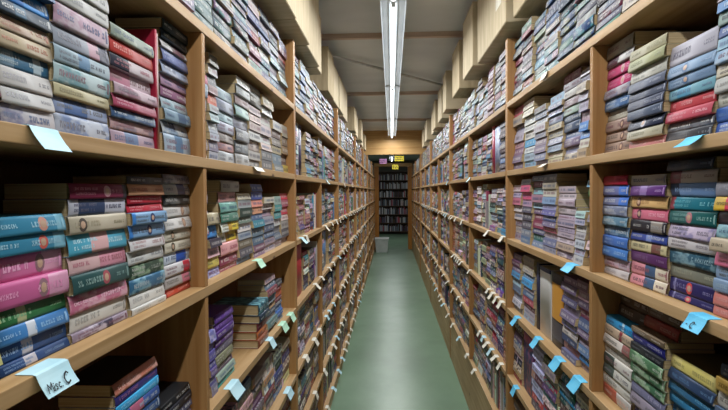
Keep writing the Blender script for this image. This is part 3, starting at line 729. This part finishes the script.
# ---------- all remaining books in one mesh
verts = []; faces = []; cols = []; arts = []; mids = []
def quad(p, c, a=None, m=0):
    i = len(verts); verts.extend(p); faces.append((i, i + 1, i + 2, i + 3)); cols.append(lin(c)); arts.append(lin(a) if a else lin(c)); mids.append(m)
for b in BOOKS:
    if id(b) in chosen: continue
    d = parse(b.spec); s = b.side; sg = SG[s]
    x0, yc = place(b); x0 += sg * random.gauss(0, .003); x1 = x0 + sg * b.w
    lean = -sg * b.shear / 2
    y0, y1, z0, z1 = b.y0, b.y1, b.z0, b.z1 - .0012
    xa, xb = x0 - lean, x0 + lean     # bottom, top
    vert = getattr(b, 'vertical', False)
    def P(v, z):   # point on spine at fraction v along the length
        if vert: return (x0, y0 if z == 0 else y1, z1 + (z0 - z1) * v)
        y = y0 + (y1 - y0) * (v if s == 'L' else 1 - v)
        return (xa if z == 0 else xb, y, z0 if z == 0 else z1)
    cuts = sorted({0., 1.} | {x for a, c, _ in d['bands'] for x in (a, c)})
    for a, c in zip(cuts, cuts[1:]):
        m_ = (a + c) / 2; col = d['base']
        for aa, cc, h in d['bands']:
            if aa <= m_ <= cc: col = h
        quad((P(a, 0), P(c, 0), P(c, 1), P(a, 1)), col, d['art'])
    # lettering bars on the closer ones
    if yc < 5.5 and not vert:
        rnd = random.Random(len(verts)); tc_ = 'e0dcd4' if lum(d['base']) < .22 else rnd.choice(['5a5660', '7a4c58', '48587c']); tc_ = mixh(d['base'], tc_, .55)
        v = .08; H = z1 - z0; e = -sg * .0006
        while v < .9:
            dv = rnd.uniform(.02, .07)
            if rnd.random() < .72:
                pa, pb = y0 + (y1 - y0) * v, y0 + (y1 - y0) * (v + dv)
                q0, q1 = .32, .66
                xx0 = xa + (xb - xa) * q0 + e; xx1 = xa + (xb - xa) * q1 + e
                quad(((xx0, pa, z0 + H * q0), (xx0, pb, z0 + H * q0), (xx1, pb, z0 + H * q1), (xx1, pa, z0 + H * q1)), tc_)
            v += dv + .018
    quad(((xb, y0, z1), (xb, y1, z1), (x1, y1, z1), (x1, y0, z1)), d['base'] if not vert else 'b8a480', d['art'], 0 if not vert else 1)
    quad(((xa, y0, z0), (xa, y1, z0), (x1, y1, z0), (x1, y0, z0)), d['base'])
    for y in (y0, y1): quad(((xa, y, z0), (xb, y, z1), (x1, y, z1), (x1, y, z0)), 'c0ac84' if not vert else d['base'], None, 1 if not vert else 0)
    quad(((x1, y0, z0), (x1, y1, z0), (x1, y1, z1), (x1, y0, z1)), 'c0ac84', None, 1)
# books on the rack beyond the far doorway
FAR = []
for sh in range(7):
    z = .12 + sh * .33
    x = -1.45
    while x < 1.45:
        t = random.uniform(.02, .045); h = random.uniform(.17, .27)
        if random.random() < .1: x += .05; continue
        if x + t > 1.45: break
        c = random.choice(['8a8c94', 'b0b0b4', '5a3c48', '4c5468', '9a4450', '3c3c44', 'a8a49c', '6c7880', '2c2c34', 'c0bcc0'])
        y = 20.43
        quad(((x, y, z), (x + t * .94, y, z), (x + t * .94, y, z + h), (x, y, z + h)), c)
        quad(((x, y, z + h), (x + t * .94, y, z + h), (x + t * .94, y + .15, z + h), (x, y + .15, z + h)), 'b8a480', None, 1)
        for xx in (x, x + t * .94): quad(((xx, y, z), (xx, y + .15, z), (xx, y + .15, z + h), (xx, y, z + h)), c)
        quad(((x, y + .15, z), (x + t * .94, y + .15, z), (x + t * .94, y + .15, z + h), (x, y + .15, z + h)), 'b8a480', None, 1)
        x += t
me = bpy.data.meshes.new('distant_books'); me.from_pydata(verts, [], faces)
ca = me.attributes.new('Col', 'FLOAT_COLOR', 'CORNER'); aa = me.attributes.new('Art', 'FLOAT_COLOR', 'CORNER')
bc = []; ba = []
for c, a in zip(cols, arts):
    for _ in range(4): bc.extend((*c, 1)); ba.extend((*a, 1))
ca.data.foreach_set('color', bc); aa.data.foreach_set('color', ba)
me.materials.append(M_COVER); me.materials.append(M_PAGE)
me.polygons.foreach_set('material_index', mids); me.update()
o = link('distant_books', me)
tag(o, 'countless stacked paperbacks filling the shelves further down both sides of the aisle', 'books', kind='stuff')

# far rack seen through the doorway
t = empty('bookcase', (0, 20.58, 0)); tag(t, 'dark rack of books facing the camera beyond the far doorway', 'bookcase')
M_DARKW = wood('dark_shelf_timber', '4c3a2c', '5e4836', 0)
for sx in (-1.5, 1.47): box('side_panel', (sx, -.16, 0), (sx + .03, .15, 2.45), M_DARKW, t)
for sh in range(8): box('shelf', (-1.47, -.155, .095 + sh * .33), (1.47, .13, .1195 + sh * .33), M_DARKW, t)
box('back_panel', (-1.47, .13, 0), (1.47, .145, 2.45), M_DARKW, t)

# ------------------------------------------------------------------ shelf tags: a folded card, one flap on the board, one hanging
def card(side, level, y, wid, m, label, group=None, drop=.032, outw=.012, inn=.019, skew=0.0, name='shelf_tag', lift=0.0):
    s = SG[side]; z = CAM_H + LV[side][level]; fx = FRONT[side] - s * .0035
    e = empty(name, (fx, y, z + .0003)); tag(e, label, 'tag', group)
    th = .0006
    bm = bmesh.new()
    # profile across the fold (towards the aisle is -s)
    N = 5
    pr = [(s * inn, .0004), (s * .003, .0004), (-s * .0015, -.0006)]
    for i in range(1, N + 1):
        v = i / N; pr.append((-s * (.002 + outw * v ** 1.3), -.001 - drop * v))
    if lift: pr = [(a, b_ + (lift * 0 if i < 3 else 0)) for i, (a, b_) in enumerate(pr)]
    rows = []
    for (px_, pz_) in pr:
        k = max(0, -pz_ / drop) * skew
        rows.append([bm.verts.new((px_, -wid / 2 + k, pz_)), bm.verts.new((px_, wid / 2 + k, pz_))])
    # thickness
    rows2 = [[bm.verts.new((v.co.x - (0 if i < 2 else s * th), v.co.y, v.co.z + (th if i < 2 else 0))) for v in r] for i, r in enumerate(rows)]
    for i in range(len(rows) - 1):
        bm.faces.new((rows[i][0], rows[i + 1][0], rows[i + 1][1], rows[i][1]))
        bm.faces.new((rows2[i][0], rows2[i][1], rows2[i + 1][1], rows2[i + 1][0]))
        for j in (0, 1): bm.faces.new((rows[i][j], rows2[i][j], rows2[i + 1][j], rows[i + 1][j]))
    for i in (0, -1): bm.faces.new((rows[i][0], rows[i][1], rows2[i][1], rows2[i][0]))
    link('card', mesh_of(bm, 'card', m), e)
    return e

def plane_y(side, x, py=205): return hit_x(x, py, FRONT[side])[0]

def stroke(bm, pts, r, M):
    """pen strokes: flat ribbons in the card plane, mapped by M"""
    for (a, b) in zip(pts, pts[1:]):
        a = Vector((a[0], a[1], 0)); b = Vector((b[0], b[1], 0)); d = (b - a)
        if d.length < 1e-6: continue
        d.normalize(); n = Vector((-d.y, d.x, 0)) * r
        bm.faces.new([bm.verts.new(M @ p) for p in (a - n - d * r * .6, b - n + d * r * .6, b + n + d * r * .6, a + n - d * r * .6)])
LET = {
 'M': [[(0, 0), (.1, 1), (.4, .35), (.7, 1), (.8, 0)]],
 'i': [[(0, 0), (.03, .55)], [(.04, .75), (.05, .82)]],
 's': [[(.4, .5), (.2, .6), (.05, .48), (.3, .25), (.22, .02), (0, .05)]],
 'c': [[(.4, .5), (.2, .6), (.02, .3), (.15, .02), (.4, .08)]],
 '.': [[(0, 0), (.06, .05)]],
 'C': [[(.7, .85), (.5, 1.02), (.2, .9), (.02, .55), (.1, .15), (.4, -.02), (.68, .12)]],
 '-': [[(0, .45), (.4, .5)]],
}
def write(e, side, text, size, drop, outw, y_off, bold=.0012):
    """handwriting on the hanging flap"""
    s = SG[side]
    # card plane basis: u along image-left-to-right, v up the flap
    u = Vector((0, 1, 0)) if side == 'L' else Vector((0, -1, 0))
    v = Vector((s * (outw), 0, drop)).normalized()
    nrm = Vector((-s * drop, 0, outw)).normalized()
    org = Vector((-s * (.002 + outw * .93), 0, -.001 - drop * .93)) + nrm * .0018 + u * y_off
    Mx = Matrix(((u.x, v.x, nrm.x, org.x), (u.y, v.y, nrm.y, org.y), (u.z, v.z, nrm.z, org.z), (0, 0, 0, 1)))
    bm = bmesh.new(); x = 0
    for ch in text:
        if ch == ' ': x += size * .35; continue
        sc = size * (1.25 if ch == 'C' else 1)
        for st in LET[ch]: stroke(bm, [(x + p[0] * sc + p[1] * sc * .15, p[1] * sc + .003) for p in st], bold * (1.5 if ch == 'C' else 1), Mx)
        x += sc * {'M': .95, 'i': .22, 's': .55, 'c': .55, '.': .3, 'C': .9, '-': .6}[ch]
    link('handwriting', mesh_of(bm, 'handwriting', M_INK), e)

e = card('L', 'B', plane_y('L', 49, 375), .068, M_PALE, 'pale blue folded card lettered Misc. C on the left middle shelf edge', drop=.030, outw=.016, inn=.027, name='shelf_tag')
write(e, 'L', 'Misc. C', .0122, .030, .016, -.029, .0008)
e = card('L', 'A', plane_y('L', 40, 118), .058, M_PALE, 'pale blue card hanging from the left upper shelf, nearest the camera', drop=.030, outw=.020)
e = card('R', 'B', plane_y('R', 701, 317), .058, M_BLUE, 'bright blue card with pen marks on the right middle shelf, nearest camera', drop=.026, outw=.016, inn=.024)
write(e, 'R', '-  C', .010, .026, .016, -.018, .0008)
e = card('R', 'A', plane_y('R', 697, 140), .054, M_BLUE, 'bright blue card on the right upper shelf edge, by the frame side', drop=.018, outw=.024)
def mini(side, level, x, m, label, wid=.05, drop=.024, outw=.014):
    return card(side, level, plane_y(side, x, PYREF.get(level, 205)), wid, m, label, drop=drop, outw=outw)
mini('L', 'B', 258, M_GREEN, 'pale green card on the middle shelf edge, second left bay', .07)
mini('L', 'C', 232, M_PALE, 'pale blue card low on the left, beside the teal paperback', .085, .03, .02)
mini('L', 'C', 270, M_PALE, 'small pale blue card on second left bay lower shelf, below the hardbacks', .06, .03)
mini('L', 'C', 283, M_GREEN, 'pale green card on second left bay lower shelf, middle of three', .085, .03)
mini('L', 'C', 291, M_GREEN, 'pale green card on second left bay lower shelf, beside the upright', .075, .03)
mini('L', 'D', 288, M_PALE, 'pale blue card on the low shelf, second left bay, beside the upright', .09, .03)
mini('R', 'B', 572, M_BLUE, 'bright blue card on the middle shelf edge, second right bay', .075, .022, .02)
for x, lb in ((517, 'bright blue card on lower shelf, second right bay, next to far upright'),
              (538, 'bright blue card under the tall white hardback, right lower shelf'),
              (559, 'bright blue card under the tall black hardback, right lower shelf'),
              (579, 'bright blue card on lower shelf, second right bay, nearest the camera')):
    mini('R', 'C', x, M_BLUE, lb, .055 if x < 540 else .068, .034, .022)
mini('R', 'C', 634, M_BLUE, 'blue card at the bottom frame edge, nearest right bay lower shelf', .07)
mini('R', 'D', 515.5, M_BLUE, 'bright blue card on the low shelf beside the tall indigo volume', .055, .036)
mini('R', 'A', 546, M_WHITE, 'small white card on the upper shelf edge, second right bay', .06, .012, .02)
mini('R', 'Z', 546, M_WHITE, 'small white card under the top shelf books, second right bay', .07, .024, .01)
mini('L', 'A', 256, M_WHITE, 'grey-white card on the upper shelf edge, second left bay', .11, .014, .012)
# the many small white cards further along
cnt = {}
def row(side, level, ys, wid=.06, m=None):
    for y in ys:
        cnt[(side, level)] = cnt.get((side, level), 0) + 1; k = cnt[(side, level)]
        mm = m or random.choice([M_WHITE, M_WHITE, M_WHITE, M_PALE])
        colr = 'pale blue' if mm is M_PALE else 'white'
        card(side, level, y, wid * random.uniform(.8, 1.2), mm, 'small %s card, %s along the %s shelf of the %s row beyond second upright' % (colr, ORD[min(k, 30)], SHELFP[level], SIDEN[side]),
             group='small cards along the far shelf edges', drop=random.uniform(.022, .036), outw=random.uniform(.008, .026))
def spread(a, b, step):
    out = []; y = a
    while y < b:
        y += step * random.uniform(.7, 1.6); out.append(y)
    return out
UPY = {'L': [2.56, 4.66, 7.0, 9.0], 'R': [2.66, 5.24, 7.86]}
row('R', 'C', [2.78, 2.90, 3.02, 3.14, 3.9, 4.35, 4.5, 4.62, 4.74, 4.86], .05, M_WHITE)
row('R', 'D', [2.80, 2.93, 3.06, 3.19, 3.32, 3.45] + spread(3.9, 8.5, .30), .05)
row('R', 'B', [2.74, 3.15] + spread(3.9, 9.5, .28))
row('R', 'A', spread(3.0, 6, 1.1))
row('R', 'E', [2.45] + spread(3.4, 8, .32))
row('L', 'B', [2.72, 2.86] + spread(3.5, 9, .28))
row('L', 'A', spread(2.7, 6, .9))
row('L', 'C', spread(2.8, 9, .27))
row('L', 'D', spread(2.6, 9, .24))
row('L', 'E', spread(2.8, 8.5, .26))
row('L', 'F', spread(3.5, 8.5, .3))

# ------------------------------------------------------------------ boxes on top of the bookcases
def carton(side, ya, yb, h, over, label, m=M_CARD, depth=.33, sticker=False):
    """closed corrugated box: walls, two top flaps, tape"""
    s = SG[side]; f = FRONT[side] - s * over; z = CAM_H + LV[side]['Y'] + .0005
    xa, xb = sorted((f, f + s * depth)); L = yb - ya - .006
    e = empty('cardboard_box', ((xa + xb) / 2, (ya + yb) / 2, z)); tag(e, label, 'box')
    W = xb - xa
    bm = bmesh.new(); bx(bm, (-W / 2, -L / 2, 0), (W / 2, L / 2, h - .004)); bmesh.ops.bevel(bm, geom=bm.edges[:], offset=.003, segments=2, affect='EDGES')
    link('body', mesh_of(bm, 'body', m), e)
    for q in (-1, 1):
        bm = bmesh.new(); a, b2 = sorted((q * .0012, q * (W / 2 + .001))); bx(bm, (a, -L / 2, h - .004), (b2, L / 2, h)); link('flap', mesh_of(bm, 'flap', m), e)
    bm = bmesh.new(); bx(bm, (-.025, -L / 2 - .0006, h), (.025, L / 2 + .0006, h + .0004)); bx(bm, (-.025, -L / 2 - .0006, h - .06), (.025, -L / 2, h))
    link('tape', mesh_of(bm, 'tape', M_TAPE), e)
    if sticker:
        bm = bmesh.new(); x0, x1 = (W / 2, W / 2 + .0006) if side == 'L' else (-W / 2 - .0006, -W / 2)
        bx(bm, (x0, -L / 2 + .1, h * .28), (x1, -L / 2 + .23, h * .52)); link('sticker', mesh_of(bm, 'sticker', M_WHITE), e)
n = 0
ly = [1.45, 1.9, 2.33, 2.74, 3.22, 3.43]
ll = ['first', 'second', 'third', 'fourth', 'fifth', 'sixth', 'seventh']
for i in range(5):
    carton('L', ly[i], ly[i + 1], .43 if i < 4 else .36, [.06, .055, .05, .035, .02][i], '%s cardboard box from the camera, jutting over the left bookcases' % ll[i])
for i, (a, b, h, ov) in enumerate([(3.95, 4.35, .33, .0), (4.36, 4.8, .31, -.005), (4.82, 5.25, .30, .0), (5.3, 5.8, .32, -.01), (6.5, 6.9, .29, .02), (7.0, 7.5, .30, .0), (7.7, 8.2, .30, .03), (8.5, 9.0, .30, -.01), (9.4, 9.9, .26, .0)]):
    carton('L', a, b, h, ov, '%s cardboard box after the gap, on the left bookcases' % ORD[i + 1], random.choice((M_CARD, M_CARD2)))
for i, (a, b, h, ov) in enumerate([(1.62, 2.42, .42, .022), (2.46, 3.26, .44, .045), (3.29, 3.74, .39, .068), (4.0, 4.45, .36, .06), (5.0, 5.32, .36, .055), (5.6, 6.05, .34, .04), (6.4, 6.8, .33, .04), (6.85, 7.3, .3, .02), (7.9, 8.4, .3, .04), (9.0, 9.5, .3, .02)]):
    carton('R', a, b, h, ov, '%s cardboard box from the camera on top of the right bookcases' % ORD[i + 1] + (', largest, with white sticker' if i == 1 else ''), M_CARD if i % 3 else M_CARD2, sticker=(i == 1))

# ------------------------------------------------------------------ strip lights
M_TUBE, tn, tl, tp = mat('lit_tube')
tp.inputs['Emission Color'].default_value = (.93, .98, 1, 1); tp.inputs['Emission Strength'].default_value = 3.0
tp.inputs['Base Color'].default_value = (.9, .9, .9, 1)
LX = .017
def fixture(y0, y1, label, power):
    ztop = CEIL - .086; zc = CAM_H + 1.09
    e = empty('strip_light', (LX, (y0 + y1) / 2, zc)); tag(e, label, 'light', 'strip lights over the aisle')
    L = (y1 - y0) / 2
    bm = bmesh.new()   # reflector housing: a shallow channel with flared wings
    pr = [(-.076, 0), (-.072, .012), (-.03, .022), (-.026, .008), (.026, .008), (.03, .022), (.072, .012), (.076, 0), (.077, .004), (.034, .055), (-.034, .055), (-.077, .004)]
    a = [bm.verts.new((x, -L, z)) for x, z in pr]; b = [bm.verts.new((x, L, z)) for x, z in pr]
    for i in range(len(pr)): j = (i + 1) % len(pr); bm.faces.new((a[i], a[j], b[j], b[i]))
    bm.faces.new(a); bm.faces.new(b[::-1])
    link('housing', mesh_of(bm, 'housing', M_METAL), e)
    for (a0, a1) in ((-L + .03, L - .03),):
        bm = bmesh.new(); bmesh.ops.create_cone(bm, cap_ends=True, segments=16, radius1=.0165, radius2=.0165, depth=a1 - a0)
        bmesh.ops.rotate(bm, verts=bm.verts, matrix=Matrix.Rotation(math.pi / 2, 3, 'X')); bmesh.ops.translate(bm, verts=bm.verts, vec=(0, (a0 + a1) / 2, -.010))
        for f in bm.faces: f.smooth = len(f.verts) == 4
        link('tube', mesh_of(bm, 'tube', M_TUBE), e)
    for q in (-1, 1): box('socket', (-.012, q * (L - .015) - .014, -.022), (.012, q * (L - .015) + .014, .010), M_METAL, e)
    for q in (-.5, .5): box('hanger', (-.006, q * L - .006, .054), (.006, q * L + .006, ztop - zc + .085), M_PIPE, e, 0)
    li = bpy.data.lights.new('tube_light', 'AREA'); li.shape = 'RECTANGLE'; li.size = .05; li.size_y = y1 - y0 - .1; li.energy = power
    li.color = (.95, .985, 1.0)
    lo = bpy.data.objects.new('tube_light', li); C.objects.link(lo); lo.parent = e; lo.location = (0, 0, -.030)
    return e
PW_ = 28
fixture(-1.93, .51, 'strip light behind the camera', PW_)
fixture(.56, 3.00, 'strip light overhead at the top of the frame, its far end in view', PW_)
fixture(3.05, 5.50, 'nearest full-length strip light on the ceiling', PW_)
fixture(5.55, 7.99, 'middle strip light of the row on the ceiling', PW_)
fixture(8.04, 10.48, 'farthest strip light, ending at the header beam', PW_)
fixture(11.2, 13.64, 'strip light beyond the header beam', PW_ * .8)
fixture(16.2, 18.64, 'strip light beyond the far doorway', PW_ * .9)

# conduit slanting across the ceiling
def pipe(name, p0, p1, r, m):
    p0, p1 = Vector(p0), Vector(p1); d = p1 - p0
    bm = bmesh.new(); bmesh.ops.create_cone(bm, cap_ends=True, segments=12, radius1=r, radius2=r, depth=d.length)
    o = link(name, mesh_of(bm, name, m), None, (p0 + p1) / 2); o.rotation_euler = d.to_track_quat('Z', 'Y').to_euler(); return o
tag(pipe('ceiling_conduit', (-1.4, 3.45, CEIL - .052), (1.9, 7.55, CEIL - .052), .013, M_PIPE), 'grey conduit slanting across the ceiling under the joists', 'pipe')

# signs under the header and the tub on the floor
def sign(x0, x1, y, z0, z1, m, label):
    e = empty('hanging_sign', ((x0 + x1) / 2, y, z0)); tag(e, label, 'sign')
    box('board', (x0 - (x0 + x1) / 2, -.002, 0), ((x1 - x0) / 2, .002, z1 - z0), m, e, 0)
    for q in (-1, 1): box('cord', (q * (x1 - x0) * .4 - .001, -.001, z1 - z0), (q * (x1 - x0) * .4 + .001, .001, 2.40 - z0 if y < 11 else z1 - z0 + .02), M_INK, e, 0)
    bm = bmesh.new(); w = x1 - x0; h = z1 - z0
    for r in range(2):
        x = -w * .4
        while x < w * .38:
            d = random.uniform(.012, .03); bx(bm, (x, -.003, h * (.58 - r * .36)), (min(x + d, w * .4), -.0021, h * (.8 - r * .36))); x += d + .012
    link('lettering', mesh_of(bm, 'lettering', M_INK), e)
def wx(px, y): return (px - VX) * y / F
def wz(py, y): return CAM_H + (VY - py) * y / F
Y1 = 10.64
sign(wx(395, Y1), wx(404, Y1), Y1, wz(161.5, Y1), wz(156.3, Y1), M_YEL, 'wide yellow sign with black lettering hanging below the header beam')
sign(wx(392.5, Y1), wx(398.5, Y1), Y1, wz(169.5, Y1), wz(165, Y1), M_YEL, 'small square yellow sign hanging lowest under the header beam')
sign(wx(380, Y1), wx(387, Y1), Y1, wz(164, Y1), wz(159, Y1), M_PUR, 'purple sign hanging below the header beam, left of the yellow ones')
e = empty('storage_tub', (-.27, 15.0 - .55, 0)); tag(e, 'white plastic tub standing on the floor at the far end of the aisle', 'tub')
bm = bmesh.new()
def ringbox(z, w, d): return [bm.verts.new((sx * w / 2, sy * d / 2, z)) for sx, sy in ((-1, -1), (1, -1), (1, 1), (-1, 1))]
rs = [ringbox(0, .30, .34), ringbox(.34, .36, .42), ringbox(.34, .38, .44), ringbox(.36, .38, .44), ringbox(.36, .35, .41), ringbox(.02, .29, .33)]
for a, b in zip(rs, rs[1:]):
    for i in range(4): bm.faces.new((a[i], a[(i + 1) % 4], b[(i + 1) % 4], b[i]))
bm.faces.new(rs[0][::-1]); bm.faces.new(rs[-1])
link('body', mesh_of(bm, 'body', M_TUB), e)
box('lid', (-.195, -.225, .361), (.195, .225, .385), M_TUB, e, .004)

# ------------------------------------------------------------------ render look
sc = bpy.context.scene
w = bpy.data.worlds.new('room_air'); sc.world = w; w.use_nodes = True
w.node_tree.nodes['Background'].inputs[0].default_value = (.8, .85, .9, 1); w.node_tree.nodes['Background'].inputs[1].default_value = .05
sc.view_settings.view_transform = 'Standard'; sc.view_settings.look = 'None'; sc.view_settings.gamma = 1
sc.view_settings.exposure = 0.12
sc.cycles.use_denoising = True
sc.cycles.max_bounces = 8; sc.cycles.diffuse_bounces = 5
sc.cycles.sample_clamp_indirect = 6
print('BOOKS', len(BOOKS), 'objects', len(CH), 'smallest area', min(b.area for b in CH if not b.forced))
